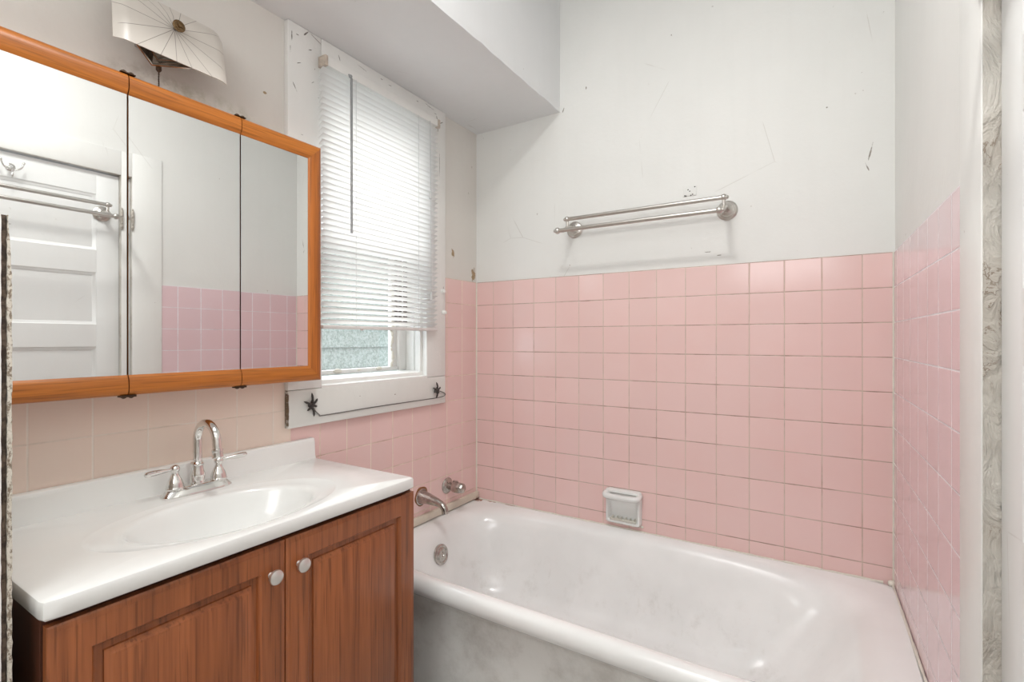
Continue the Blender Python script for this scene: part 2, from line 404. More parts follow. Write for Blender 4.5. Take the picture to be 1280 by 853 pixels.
# door casing on the right wall
mb = MB()
mb.box(-.006, .004, -.9135, -.79, 0, Z(DT+.12), bev=.002)
mb.box(-.006, .004, -1.79, -.9135, Z(DT+.008), Z(DT+.12), bev=.002)
mb.box(-.006, .004, -1.79, -1.674, 0, Z(DT+.008), bev=.002)
tag(right(mb.build('trim_4', M['trimw'])), 'white door casing on the right wall', kind='structure')
mb = MB()
mb.box(-.004, .15, -.9145, -.909, 0, Z(DT+.006)); mb.box(-.004, .15, -1.68, -1.674, 0, Z(DT+.006)); mb.box(-.004, .15, -1.674, -.9145, Z(DT+.006), Z(DT+.012))
tag(right(mb.build('trim_5', M['jamb'])), 'peeling tan door jamb beside the casing', kind='structure')
# ------------------------------------------------------------------ door with stacked panels
DX = .014
door = right(empty('door_1', label='white wooden door with stacked horizontal panels and a towel bar', kind='structure'))
mb = MB(); mb.box(.012, .040, D1, D0, .01, Z(DT))
mb.box(.002, .04, D0-.085, D0, .01, Z(DT), bev=.0015); mb.box(.002, .04, D1, D1+.085, .01, Z(DT), bev=.0015)
zz = [.665, .408, .306, .068, -.033, -.271, -.372, -.610, -.711, -.99]
rails = [(DT, .665)]+[(zz[i], zz[i+1]) for i in range(1, 9, 2)]+[(-.99, -1.19)]
for a, b in rails: mb.box(.0021, .04, D1+.085, D0-.085, Z(b), Z(a))
for i in range(0, 10, 2):                       # sloped moulding round each sunk panel
    a, b = zz[i], zz[i+1]; y0, y1 = D1+.085, D0-.085; rs = []
    for ins, x in ((0, .0022), (.004, .006), (.012, .0095), (.014, .0119)):
        rs.append([(x, y0+ins, Z(b)+ins), (x, y1-ins, Z(b)+ins), (x, y1-ins, Z(a)-ins), (x, y0+ins, Z(a)-ins)])
    mb.rings(rs, sm=False)
mb.build('door_leaf', M['door'], door)
for zc in (.568, -.85):
    hb = MB()
    for k in range(5): hb.lathe([(0, .005), (.001, .0065), (.015, .0065), (.016, .005)], (-.010-DX, D0+.002, Z(zc)-.042+k*.0168), (0, 0, 1), 14)
    hb.ball((-.010-DX, D0+.002, Z(zc)+.046), .005).ball((-.010-DX, D0+.002, Z(zc)-.046), .005)
    hb.build('hinge', M['jamb'], door)
door.location = Vector(door.location)+Vector((math.cos(SK)*DX, math.sin(SK)*DX, 0))

# ------------------------------------------------------------------ window
win = empty('window_1', label='small white framed sash window with chipped casing', kind='structure')
cx = XL+.02
mb = MB()
mb.box(XL-.001, cx, .922, W0, Z(WB), Z(SOF)-.001, bev=.003)
mb.box(XL-.001, cx, W1, 1.670, Z(WB), Z(SOF)-.001, bev=.003)
mb.box(XL-.001, cx+.002, W0, W1, Z(WTOP), Z(SOF)-.001, bev=.003)
mb.build('casing', M['casing'], win)
mb = MB(); mb.box(XL+.001, cx, .922, 1.670, Z(-.274), Z(WB)-.001, bev=.003)
mb.build('apron', M['apron'], win)
mb = MB()   # jamb liners, stop mouldings and sloped sill
mb.box(XL-WT, cx-.002, W1-.002, W1+.03, Z(WB), Z(WTOP))
mb.box(XL-WT, cx-.002, W0-.03, W0+.002, Z(WB), Z(WTOP))
mb.box(XL-WT, cx-.002, W0, W1, Z(WTOP)-.004, Z(WTOP)+.02)
for y0, y1 in ((W0, W0+.016), (W1-.016, W1)): mb.box(XL-.035, XL-.004, y0, y1, Z(WB), Z(WTOP), bev=.002)
mb.box(XL-.06, XL-.045, W1-.010, W1, Z(WB), Z(WTOP), bev=.002)
mb.build('jamb_liner', M['trimw'], win)
mb = MB()
rs = [[(cx-.001, y, Z(WB)-.004), (cx-.001, y, Z(WB)+.006), (cx-.018, y, Z(WB)+.010), (cx-.022, y, Z(WB)+.022), (cx-.034, y, Z(WB)+.026), (XL-.09, y, Z(WB)+.028), (XL-WT-.04, y, Z(WB)+.01), (XL-WT-.04, y, Z(WB)-.02)] for y in (W0, W1)]
mb.rings(rs, cap0=True, cap1=True, sm=False)
mb.build('sill', M['trimw'], win)
sx0, sx1 = XL-.135, XL-.095
mb = MB()   # lower sash frame
mb.box(sx0, sx1, W0+.002, W0+.05, Z(-.128), Z(.38), bev=.003)
mb.box(sx0, sx1, W1-.045, W1-.002, Z(-.128), Z(.38), bev=.003)
mb.box(sx0+.005, sx1-.014, W1-.075, W1-.045, Z(-.115), Z(.38), bev=.003)
mb.box(sx0, sx1-.006, W0+.05, W1-.045, Z(-.128), Z(-.112), bev=.003)
mb.box(sx0, sx1, W0+.05, W1-.045, Z(.345), Z(.38), bev=.003)
mb.build('sash', M['casing'], win)
mb = MB(); mb.box(sx0-.045, sx0-.005, W0+.002, W0+.045, Z(.35), Z(.88)); mb.box(sx0-.045, sx0-.005, W1-.045, W1-.002, Z(.35), Z(.88))
mb.box(sx0-.045, sx0-.005, W0+.045, W1-.045, Z(.84), Z(.88)); mb.box(sx0-.045, sx0-.005, W0+.045, W1-.045, Z(.35), Z(.385))
mb.build('upper_sash', M['trimw'], win)
mb = MB(); mb.box(XL-.121, XL-.118, W0+.05, W1-.075, Z(-.113), Z(.346))
mb.box(XL-.163, XL-.160, W0+.045, W1-.045, Z(.385), Z(.84))
mb.build('window_pane', M['glass'], win)
mb = MB()   # ragged dried glazing putty on the stile
for k in range(26):
    z = -.105+k*.016; mb.ball((sx1-.008, W1-.078+random.uniform(-.006, .006), Z(z)), random.uniform(.004, .009), sc=(.6, 1, 1.4))
for y, r_ in ((1.20, .012), (1.40, .010), (1.30, .006)): mb.ball((sx1-.004, y, Z(-.116)), r_, sc=(.6, 1.6, .7))
mb.build('glazing_putty', M['caulk'], win)

mb = MB()  # added dark bars standing in for shade on the sash edges
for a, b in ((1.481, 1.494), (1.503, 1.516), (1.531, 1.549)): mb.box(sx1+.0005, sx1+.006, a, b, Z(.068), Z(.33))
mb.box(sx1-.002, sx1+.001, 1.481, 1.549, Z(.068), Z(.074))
mb.build('sash_shade_bars', M['rag'], win)
# ------------------------------------------------------------------ venetian blind
BX = XL+.040; BY0, BY1 = 1.024, 1.583; BT, BB = .885, .04
bl = empty('venetian_blind', (BX, BY0, Z(BB)), label='white mini venetian blind half lowered over the window', cat='blind')
def rel(o, root): o.location = -Vector(root.location); return o
mb = MB(); mb.box(BX-.018, BX+.012, BY0+.012, BY1+.002, Z(BT)-.003, Z(BT)+.026, bev=.002)
rel(mb.build('headrail', M['casing'], bl), bl)
for y in (BY0+.010, BY1+.004):
    mb = MB(); mb.box(BX-.020, BX+.016, y-.006, y+.006, Z(BT)-.008, Z(BT)+.026, bev=.0015)
    b_ = rel(mb.build('mounting_bracket', M['brass'] if False else simple('dusty_bracket', srgb(204, 190, 176), .5, nz=.3, nscale=90), bl), bl)
def slat_mesh():
    mb = MB(); th = R(31); w = .0250; n = 6; rs = []
    for y in (BY0, BY1):
        top, bot = [], []
        for i in range(n+1):
            s_ = -w/2+w*i/n; sag = .0018*(1-(2*s_/w)**2)
            X = s_*math.cos(th)-sag*math.sin(th); Zz = s_*math.sin(th)+sag*math.cos(th)
            top.append((X, y-BY0, Zz+.0003)); bot.append((X, y-BY0, Zz-.0003))
        rs.append(top+bot[::-1])
    mb.rings(rs, cap0=True, cap1=True, sm=False)
    return mb
PS = .0192; first = slat_mesh().build('slat', M['slat'], bl)
nz_ = int((BT-BB-.018)/PS)
for i in range(nz_):
    o = first if i == 0 else first.copy()
    if i: COL.objects.link(o); o.parent = bl
    o.location = (0, 0, .018+PS*i); o.rotation_euler = (R(random.uniform(-.08, .08)), R(random.uniform(-1.2, 1.2)), 0)
mb = MB(); mb.box(BX-.012, BX+.012, BY0, BY1+.001, Z(BB)-.006, Z(BB)+.006, bev=.003)
for y in (1.19, 1.49): mb.ball((BX, y, Z(BB)-.007), .006, sc=(1, 1, .6))
rel(mb.build('bottom_rail', M['rail'], bl), bl)
for y in (1.155, 1.465):
    mb = MB(); mb.tube([(BX+.0128, y, Z(BB)), (BX+.0128, y, Z(BT))], .0006, 6); mb.tube([(BX-.0128, y, Z(BB)), (BX-.0128, y, Z(BT))], .0006, 6)
    rel(mb.build('ladder_cord', M['cord'], bl), bl)
mb = MB(); mb.tube([(BX+.024, 1.125, Z(BT)-.012), (BX+.026, 1.125, Z(.355))], .0042, 8); mb.tube([(BX+.012, 1.125, Z(BT)+.004), (BX+.024, 1.125, Z(BT)-.014)], .003, 8)
mb.ball((BX+.02, 1.125, Z(BT)-.004), .006)
rel(mb.build('tilt_wand', M['wand'], bl), bl)
mb = MB()
for dy, zb in ((0, .60), (.004, .19)):
    mb.tube([(BX+.016, 1.527+dy, Z(BT)), (BX+.018, 1.529+dy, Z(zb))], .0008, 6)
    mb.lathe([(0, .002), (.004, .004), (.03, .006), (.034, .003)], (BX+.018, 1.529+dy, Z(zb)), (0, 0, -1), 10)
rel(mb.build('pull_cord', M['cord'], bl), bl)

# ------------------------------------------------------------------ outside
hs = empty('neighbouring_house', (-2.65, 2.4, 0), label='pale green clapboard house wall seen outside through the window', cat='building')
mb = MB(); z = Z(-.052)-.135*9; k = 0
for k in range(14):
    z0 = Z(-.052)+(k-9)*.135
    rs = [[(-2.65, y, z0+.135), (-2.632, y, z0), (-2.665, y, z0), (-2.68, y, z0+.135)] for y in (-.5, 5.5)]
    mb.rings(rs, cap0=True, cap1=True, sm=False)
rel(mb.build('clapboard', M['siding'], hs), hs)
mb = MB(); mb.box(-2.63, -2.60, 2.60, 2.90, Z(.08), Z(.70)); mb.box(-2.61, -2.58, 2.58, 2.60, Z(.06), Z(.72))
rel(mb.build('dark_window', M['pane_dark'], hs), hs)
mb = MB()
for y in (2.70, 2.78): mb.box(-2.60, -2.59, y-.008, y+.008, Z(.08), Z(.70))
rel(mb.build('window_bar', M['white_out'], hs), hs)

# ------------------------------------------------------------------ mirror cabinet
MX = -1.290; CY0, CY1 = .231, .976; CZ0, CZ1 = -.123, .582
cab = empty('mirror_cabinet', (XL, (CY0+CY1)/2, Z(CZ0)), label='three door mirror cabinet in orange oak hung above the vanity', cat='cabinet')
mb = MB(); mb.box(XL+.004, MX-.018, CY0+.004, CY1-.004, Z(CZ0)+.004, Z(CZ1)-.004)
rel(mb.build('cabinet_body', M['oak_v'], cab), cab)
ys = [CY0, .4793, .7276, CY1]
prof = [(0, -.018), (0, -.002), (.003, .003), (.008, .006), (.018, .0075), (.034, .0065), (.041, .003), (.0445, .0005), (.0445, -.016)]
for d in range(3):
    y0, y1 = ys[d]+.0014, ys[d+1]-.0014; l = 1 if d == 0 else 0; r_ = 1 if d == 2 else 0
    zt, zb = Z(CZ1), Z(CZ0); mb = MB(); yc = (y0+y1)/2
    def ring(i, h): return (MX+h, y0+i*l, zt-i), (MX+h, y1-i*r_, zt-i), (MX+h, y1-i*r_, zb+i), (MX+h, y0+i*l, zb+i)
    def seg(a, b, mi, nm):
        rs = []; mb = MB()
        for i, h in prof:
            q = ring(i, h); rs.append([q[a], q[b]])
        mb.rings([[q[0] for q in rs], [q[1] for q in rs]], cap0=True, cap1=True, sm=False)
        mb.build(nm, M['oak_v'] if mi else M['oak_h'], dr)
    mb.box(MX-.012, MX-.0065, y0+.001, y1-.001, zb+.02, zt-.02); dr = mb.build('cabinet_door', M['dark'], cab)
    seg(0, 1, 0, 'rail'); seg(3, 2, 0, 'rail')
    if r_: seg(1, 2, 1, 'stile')
    if l: seg(0, 3, 1, 'stile')
    mb = MB(); mb.box(MX-.006, MX-.0005, y0+.0445*l*.98+.0006, y1-.0445*r_*.98-.0006, zb+.0435, zt-.0435)
    mr = mb.build('mirror_glass', M['mirror'], dr)
    pv = Vector((MX, yc, 0)); a = {0: 0, 1: R(-.75), 2: 0}[d]
    rot = Matrix.Rotation(a, 4, 'Z'); off = pv-rot @ pv
    dr.rotation_euler = (0, 0, a); dr.location = Vector(off)-Vector(cab.location)
for y in ys[1:3]:
    for zc, s_ in ((CZ1, 1), (CZ0, -1)):
        mb = MB(); mb.box(MX-.012, MX+.004, y-.014, y+.014, Z(zc)+.0003*s_, Z(zc)+.003*s_, bev=.001)
        mb.lathe([(0, .004), (.001, .005), (.004, .005), (.006, .002)], (MX-.002, y-.007, Z(zc)+.001*s_), (0, 0, s_), 12)
        mb.lathe([(0, .004), (.001, .005), (.004, .005), (.006, .002)], (MX-.002, y+.007, Z(zc)+.001*s_), (0, 0, s_), 12)
        rel(mb.build('hinge', M['bronze'], cab), cab)

# ------------------------------------------------------------------ wall sconce
sc = empty('wall_sconce', (XL, .577, Z(.70)), label='old wall lamp with square frosted glass cover and brass knob', cat='lamp')
kx, ky, kz = -1.282, .577, .737
gx = lambda z: -1.290-.02*((z-.657)/.14)
sh = MB(); rs = []
# bent glass plate; local origin on the knob
NY, NZ = 16, 10; hw = .121; z0g, z1g = .657-kz, .797-kz
def gpt(i, j, off):
    v = -1+2*i/NY; w = j/NZ
    xx = gx(z0g+kz+w*(z1g-z0g))-kx
    e = max(0, abs(v)-.86)/.14; f = max(0, w-.78)/.22; g_ = 0
    xx -= .010*e+.016*f
    return (xx-off, v*hw*(1-.03*w), z0g+w*(z1g-z0g))
for side in (0, .0025):
    rs.append([gpt(i, j, side) for j in range(NZ+1) for i in range(NY+1)])
V = [[sh.b.verts.new(p) for p in q] for q in rs]
idx = lambda i, j: j*(NY+1)+i
for s_ in range(2):
    for j in range(NZ):
        for i in range(NY):
            f = sh.b.faces.new((V[s_][idx(i, j)], V[s_][idx(i+1, j)], V[s_][idx(i+1, j+1)], V[s_][idx(i, j+1)])); f.smooth = True
bd = [idx(i, 0) for i in range(NY)]+[idx(NY, j) for j in range(NZ)]+[idx(i, NZ) for i in range(NY, 0, -1)]+[idx(0, j) for j in range(NZ, 0, -1)]
for a, b in zip(bd, bd[1:]+bd[:1]): sh.b.faces.new((V[0][a], V[0][b], V[1][b], V[1][a]))
o = sh.build('glass_cover', M['sconce'], sc); o.location = Vector((kx, ky, Z(kz)))-Vector(sc.location)
mb = MB(); mb.lathe([(-.022, .004), (-.0165, .012), (-.0155, .0135), (-.013, .0135), (-.012, .010), (-.0095, .010), (-.009, .006), (-.005, .0055), (-.004, .001)], (kx+.016, ky, Z(kz)), (1, 0, 0), 24)
rel(mb.build('brass_knob', M['brass'], sc), sc)
mb = MB()   # sheet-metal holder: wedge-shaped pan behind the glass
A = Vector((-1.325, .497, Z(.690))); B = Vector((-1.345, .548, Z(.652))); C_ = Vector((-1.300, .612, Z(.660))); top = Vector((-1.35, .56, Z(.74)))
mb.tube([A, B, C_], .0035, 8); mb.tube([A+Vector((.012, .012, .012)), B+Vector((.012, .006, .012)), C_+Vector((-.002, -.006, .014))], .0022, 8)
mb.rings([[A, B, C_], [A+Vector((-.004, .01, .06)), top, C_+Vector((0, 0, .06))]], sm=False, closed=False)
mb.box(XL+.001, XL+.02, .53, .62, Z(.70), Z(.79), bev=.003)
mb.tube([(XL+.02, .58, Z(.74)), (kx, ky, Z(kz))], .004, 8)
rel(mb.build('lamp_holder', M['chrome_old'], sc), sc)
mb = MB(); mb.lathe([(0, .006), (.012, .006), (.016, .003)], (-1.352, .565, Z(.66)), (0, 0, -1), 12)
for k in range(20): mb.ball((-1.352+.0006*math.sin(k), .565, Z(.644)-k*.0036), .0017)
rel(mb.build('pull_chain', M['bronze'], sc), sc)

# ------------------------------------------------------------------ vanity cabinet
VF = -.952; VY0, VY1 = .252, 1.024; VT = -.409
van = empty('vanity_cabinet', (-1.17, .637, 0), label='cherry wood vanity cabinet with two raised panel doors', cat='cabinet')
mb = MB(); bf = VF-.019
mb.box(XL+.006, bf, VY0, VY0+.016, 0, Z(VT)); mb.box(XL+.006, bf, VY1-.016, VY1, 0, Z(VT))
mb.box(XL+.006, XL+.012, VY0+.016, VY1-.016, .1, Z(VT)); mb.box(XL+.012, bf-.001, VY0+.016, VY1-.016, .09, .106)
mb.box(bf-.016, bf-.0005, VY0+.016, VY1-.016, Z(VT)-.035, Z(VT)-.002)
mb.box(bf-.06, bf-.05, VY0+.016, VY1-.016, 0, .09)
rel(mb.build('cabinet_body', M['cherry_dark'], van), van)
def vdoor(y0, y1, ky):
    zt, zb = Z(VT)-.012, .105
    mb = MB(); rs = []
    pr = [(0, -.018), (0, -.004), (.003, -.0015), (.009, -.0010), (.0105, -.0002), (.013, 0), (.052, 0), (.0535, -.0015), (.058, -.0105), (.062, -.0110), (.0690, -.0104), (.0698, -.0070), (.0725, -.0062), (.0775, -.0012), (.080, -.0008), (.082, .0004)]
    for i, h in pr: rs.append([(VF+h, y0+i, zb+i), (VF+h, y1-i, zb+i), (VF+h, y1-i, zt-i), (VF+h, y0+i, zt-i)])
    mb.rings(rs, cap0=True, cap1=True, sm=False)
    d = rel(mb.build('door', M['cherry'], van), van)
    mb = MB(); mb.lathe([(-.001, .006), (.001, .0065), (.004, .005), (.010, .005), (.013, .008), (.015, .0142), (.018, .0152), (.0215, .0142), (.024, .010), (.025, .002)], (VF, ky, Z(-.482)), (1, 0, 0), 28)
    mb.build('knob', M['knob'], d)
vdoor(VY0+.003, .6330, .600); vdoor(.6355, VY1-.001, .664)

# ------------------------------------------------------------------ sink top
DK = -.378; TX0, TX1, TY0, TY1 = XL+.006, -.943, .246, 1.014
top = empty('sink_countertop', (-1.17, .63, Z(DK)-.03), label='white one piece sink top with oval bowl on the vanity', cat='sink')
SX, SY = -1.125, .612
def ring(cx_, cy_, a, b, n, z, N_=160):
    out = []
    for i in range(N_):
        t_ = 2*math.pi*i/N_; c, s = a*math.cos(t_), b*math.sin(t_); ph = math.atan2(s, c)
        r_ = (abs(math.cos(ph)/a)**n+abs(math.sin(ph)/b)**n)**(-1/n)
        out.append((cx_+r_*math.cos(ph), cy_+r_*math.sin(ph), z))
    return out
tx, ty, ta, tb = (TX0+TX1)/2, (TY0+TY1)/2, (TX1-TX0)/2, (TY1-TY0)/2
mb = MB(); zt = Z(DK)
def rrect(ins, z, r_=.012, N_=160):
    # rounded rectangle sampled by direction from the bowl centre so that rings stay aligned
    out = []
    x0, x1, y0, y1 = TX0+ins*0, TX1-ins, TY0+ins, TY1-ins
    for i in range(N_):
        t_ = 2*math.pi*(i+.5)/N_; dx, dy = math.cos(t_)*.2, math.sin(t_)*.36
        L = 1e9
        for lim, d, o_ in ((x1, dx, SX), (x0, dx, SX), (y1, dy, SY), (y0, dy, SY)):
            if abs(d) > 1e-9:
                q = (lim-o_)/d
                if q > 0: L = min(L, q)
        out.append([SX+dx*L, SY+dy*L, z])
    # snap nearest samples to the exact corners
    for cxn, cyn in ((x0, y0), (x0, y1), (x1, y0), (x1, y1)):
        k = min(range(N_), key=lambda j: (out[j][0]-cxn)**2+(out[j][1]-cyn)**2); out[k] = [cxn-math.copysign(.003, cxn-SX), cyn-math.copysign(.003, cyn-SY), z]
    return [tuple(p) for p in out]
def ell(a, b, z, dx=0, N_=160):
    return [(SX+dx+a*math.cos(2*math.pi*(i+.5)/N_), SY+b*math.sin(2*math.pi*(i+.5)/N_), z) for i in range(N_)]
rs = [rrect(.012, zt-.030), rrect(.003, zt-.030), rrect(0, zt-.026), rrect(0, zt-.006), rrect(.0015, zt-.002), rrect(.005, zt),
      ell(.156, .262, zt), ell(.152, .256, zt-.0008), ell(.149, .250, zt-.0032), ell(.140, .215, zt-.0045), ell(.1355, .200, zt-.0060), ell(.133, .195, zt-.0085),
      ell(.130, .190, zt-.015), ell(.126, .185, zt-.026), ell(.118, .174, zt-.050), ell(.104, .156, zt-.080), ell(.085, .125, zt-.108), ell(.055, .075, zt-.126, -.01), ell(.022, .022, zt-.132, -.02)]
mb.rings(rs, cap1=True)
rel(mb.build('deck_and_bowl', M['marble'], top, fix=True), top)
mb = MB(); rs = []
for y in (TY0, TY0+.004, TY1-.004, TY1):
    e = .003 if y in (TY0, TY1) else 0
    base_ = [(XL+.006, Z(DK)-.002), (XL+.031-e, Z(DK)-.002), (XL+.031-e, Z(DK)+.003), (XL+.028-e, Z(DK)+.008), (XL+.0265-e, Z(DK)+.05), (XL+.024-e, Z(-.3165)-e), (XL+.021, Z(-.3145)-e), (XL+.006, Z(-.3145)-e)]
    rs.append([(x, y, z_) for x, z_ in base_])
mb.rings(rs, cap0=True, cap1=True, sm=True)
rel(mb.build('backsplash', M['marble'], top), top)
mb = MB(); mb.lathe([(0, .020), (.002, .021), (.003, .017), (.001, .014), (.003, .010), (.004, .001)], (SX-.02, SY, zt-.132), (0, 0, 1), 24)
rel(mb.build('drain', M['chrome_old'], top), top)

# ------------------------------------------------------------------ faucet
FX, FY, FZ = -1.318, .636, Z(DK)
fa = empty('sink_faucet', (FX, FY, FZ), label='chrome high arc sink faucet with two lever handles', cat='faucet')
mb = MB(); rs = []
for a, b, z, n in ((.027, .080, .0002, 3), (.0275, .0805, .003, 3), (.026, .078, .006, 3), (.022, .072, .013, 2.8), (.0195, .066, .019, 2.6), (.017, .060, .0205, 2.6), (.010, .03, .021, 2.5)):
    rs.append(ring(0, 0, a, b, n, z, 64))
mb.rings(rs, cap0=True, cap1=True); mb.build('base_plate', M['chrome'], fa)
mb = MB()
mb.lathe([(.018, .0165), (.022, .017), (.026, .0155), (.034, .0165), (.044, .0165), (.055, .0135), (.064, .0128), (.066, .0142), (.069, .0142), (.071, .012), (.074, .0105)], (0, 0, 0), (0, 0, 1), 28)
pts = [(0, 0, .07), (0, 0, .10), (0, 0, .128)]
for k in range(1, 15):
    a = math.pi*k/15*1.0; pts.append((.045-.045*math.cos(a), 0, .128+.045*math.sin(a)))
pts += [(.091, 0, .122), (.093, 0, .112)]
mb.tube(pts, .0098, 20)
mb.lathe([(0, .0100), (.001, .0122), (.005, .0125), (.008, .0115), (.016, .0118), (.020, .0125), (.022, .011), (.0225, .002)], (.0925, 0, .116), (.10, 0, -1), 24)
mb.build('spout', M['chrome'], fa)
for s_ in (-1, 1):
    mb = MB(); y = .0508*s_
    mb.lathe([(.017, .0195), (.021, .020), (.023, .0185), (.027, .0185), (.036, .016), (.046, .011), (.054, .0078), (.058, .0075), (.060, .0085)], (0, y, 0), (0, 0, 1), 28)
    h_ = mb.build('handle', M['chrome'], fa)
    mb = MB(); mb.ball((0, y, .0655), .0105)
    d = Vector((.18, s_, .02 if s_ < 0 else .07)).normalized(); p0 = Vector((0, y, .066))
    mb.tube([p0+d*q for q in (.006, .012, .018, .030, .045, .058, .066, .069)], [.0045, .004, .0045, .0062, .0078, .0080, .0066, .003], 16, flat=(1, .8))
    mb.build('lever', M['chrome'], h_)
mb = MB(); mb.tube([(-.021, 0, .015), (-.021, 0, .060)], .0022, 10); mb.lathe([(0, .003), (.004, .006), (.009, .0065), (.012, .003)], (-.021, 0, .058), (0, 0, 1), 16)
mb.build('drain_lift_rod', M['chrome'], fa)

# ------------------------------------------------------------------ bathtub
RZ = Z(-.757); BX0, BX1, BYF, BYB = XL+.004, .199, 1.165, YB-.004
tub = empty('bathtub', ((BX0+BX1)/2, 1.54, 0), label='old white enamel bathtub with rolled front rim', cat='bathtub')
NT_ = 240
def tring(l, r_, f, b, n, z, tw=0):
    x0, x1, y0, y1 = BX0+l, BX1-r_, BYF+f, BYB-b
    cx_, cy_, a, bb = (x0+x1)/2, (y0+y1)/2, (x1-x0)/2, (y1-y0)/2
    CX, CY, A0, B0 = -.59, 1.55, .75, .34
    out = []
    for i in range(NT_):
        t_ = 2*math.pi*i/NT_; dx, dy = A0*math.cos(t_), B0*math.sin(t_)
        # march from the common centre to the superellipse |x|^n+|y|^n=1 by bisection
        lo, hi = 0, 3
        for _ in range(34):
            q = (lo+hi)/2
            v = abs((CX+dx*q-cx_)/a)**n+abs((CY+dy*q-cy_)/bb)**n
            if v < 1: lo = q
            else: hi = q
        xx, yy = CX+dx*q, CY+dy*q
        zz_ = z
        out.append((xx, yy, zz_))
    return out
zr = RZ
rs = [tring(0, 0, .040, 0, 40, .0), tring(0, 0, .040, 0, 40, .20), tring(0, 0, .038, 0, 40, zr-.085), tring(0, 0, .030, 0, 40, zr-.066), tring(0, 0, .014, 0, 40, zr-.056),
      tring(0, 0, .004, 0, 40, zr-.046), tring(0, 0, 0, 0, 40, zr-.032), tring(0, 0, .003, 0, 40, zr-.016), tring(0, 0, .012, 0, 40, zr-.005),
      tring(.004, .006, .024, .003, 30, zr), tring(.012, .015, .038, .010, 18, zr-.001), tring(.035, .055, .052, .028, 8, zr-.005),
      tring(.052, .085, .062, .042, 5.5, zr-.013), tring(.066, .108, .070, .053, 4.8, zr-.028), tring(.076, .128, .078, .062, 4.4, zr-.052),
      tring(.086, .155, .086, .072, 4.2, zr-.09), tring(.104, .205, .098, .088, 4, zr-.16), tring(.122, .262, .112, .104, 3.8, zr-.235),
      tring(.140, .31, .132, .122, 3.6, zr-.290), tring(.175, .36, .165, .152, 3.4, zr-.322), tring(.24, .44, .21, .20, 3.2, zr-.338), tring(.40, .6, .30, .29, 3, zr-.343)]
mats_ = [1, 1, 1] + [0]*30
mb = MB(); mb.rings(rs, cap1=True, mats=mats_[:len(rs)])
shell = rel(mb.build('tub_shell', [M['enamel'], M['apron_enamel']], tub), tub)
mb = MB(); ox, oz = -1.293, Z(-.868)
ax_ = Vector((1, 0, .22))
mb.lathe([(-.012, .037), (.004, .040), (.008, .039), (.0105, .034), (.0105, .031), (.009, .028), (.0115, .024), (.013, .012), (.0128, .009), (.010, .007), (.012, .001)], (ox-.006, 1.545, oz), ax_, 32)
rel(mb.build('overflow_plate', M['chrome_old'], tub), tub)
mb = MB(); mb.lathe([(0, .028), (.003, .03), (.004, .024), (.001, .02), (.001, .001)], (-1.12, 1.545, zr-.342), (0, 0, 1), 24)
rel(mb.build('drain', M['chrome_old'], tub), tub)
# cracked caulk bead along the back wall and right wall
mb = MB(); pts = [(x, YB-.006, RZ+.001+random.uniform(-.0012, .0012)) for x in [BX0+.02+(XR-.03-BX0-.02)*i/70 for i in range(71)]]
mb.tube(pts, [.0035+random.uniform(-.0012, .0012) for _ in pts], 8)
pts = [(XR-.007+.0165*(YB-y), y, RZ+.001) for y in [YB-.01-.76*i/30 for i in range(31)]]
mb.tube(pts, [.0032+random.uniform(-.001, .001) for _ in pts], 8)
mb.ball((XR-.01, YB-.014, RZ+.006), .010, sc=(1, 1, .9))
tag(mb.build('trim_6', M['caulk']), 'cracked caulk bead where the tub meets the tile', kind='structure')

# ------------------------------------------------------------------ tub spout and valve
sp = empty('tub_spout', (XL+.003, 1.535, Z(-.648)), label='chrome tub spout on the tiled wall below the window', cat='faucet')
mb = MB(); pts = smooth_path([(0, 0, 0), (.03, 0, -.001), (.07, 0, -.006), (.105, 0, -.014), (.122, 0, -.028), (.126, 0, -.046)], 6)
nn = len(pts); rad = []
for i in range(nn):
    u = i/(nn-1); rad.append(.031-.017*min(1, u/.55)**.8 if u < .55 else .014-.0005*math.sin((u-.55)*7))
mb.tube(pts, rad, 24); mb.lathe([(-.002, .034), (.002, .034), (.004, .031)], (0, 0, 0), (1, 0, 0), 28)
mb.build('spout_body', M['chrome_old'], sp)
mb = MB(); mb.lathe([(0, .0395), (.0022, .038), (.0024, .030)], (.0001, 0, .002), (1, 0, 0), 28, lobes=5, amp=.04); mb.build('rust_ring', M['rust'], sp)
vl = empty('tub_valve', (XL+.003, 1.70, Z(-.643)), label='chrome shower valve knob next to the tub corner', cat='faucet')
mb = MB(); mb.lathe([(0, .034), (.003, .035), (.008, .030), (.012, .022), (.014, .016), (.030, .015), (.034, .017)], (0, 0, 0), (1, 0, 0), 28); mb.build('escutcheon', M['chrome_old'], vl)
mb = MB(); mb.lathe([(.032, .014), (.036, .021), (.045, .0235), (.075, .0225), (.085, .0205), (.092, .015), (.094, .001)], (0, 0, 0), (1, 0, 0), 36, lobes=6, amp=.05)
mb.box(.034, .060, -.004, .006, .018, .028, bev=.002)
mb.build('knob', M['chrome_old'], vl)

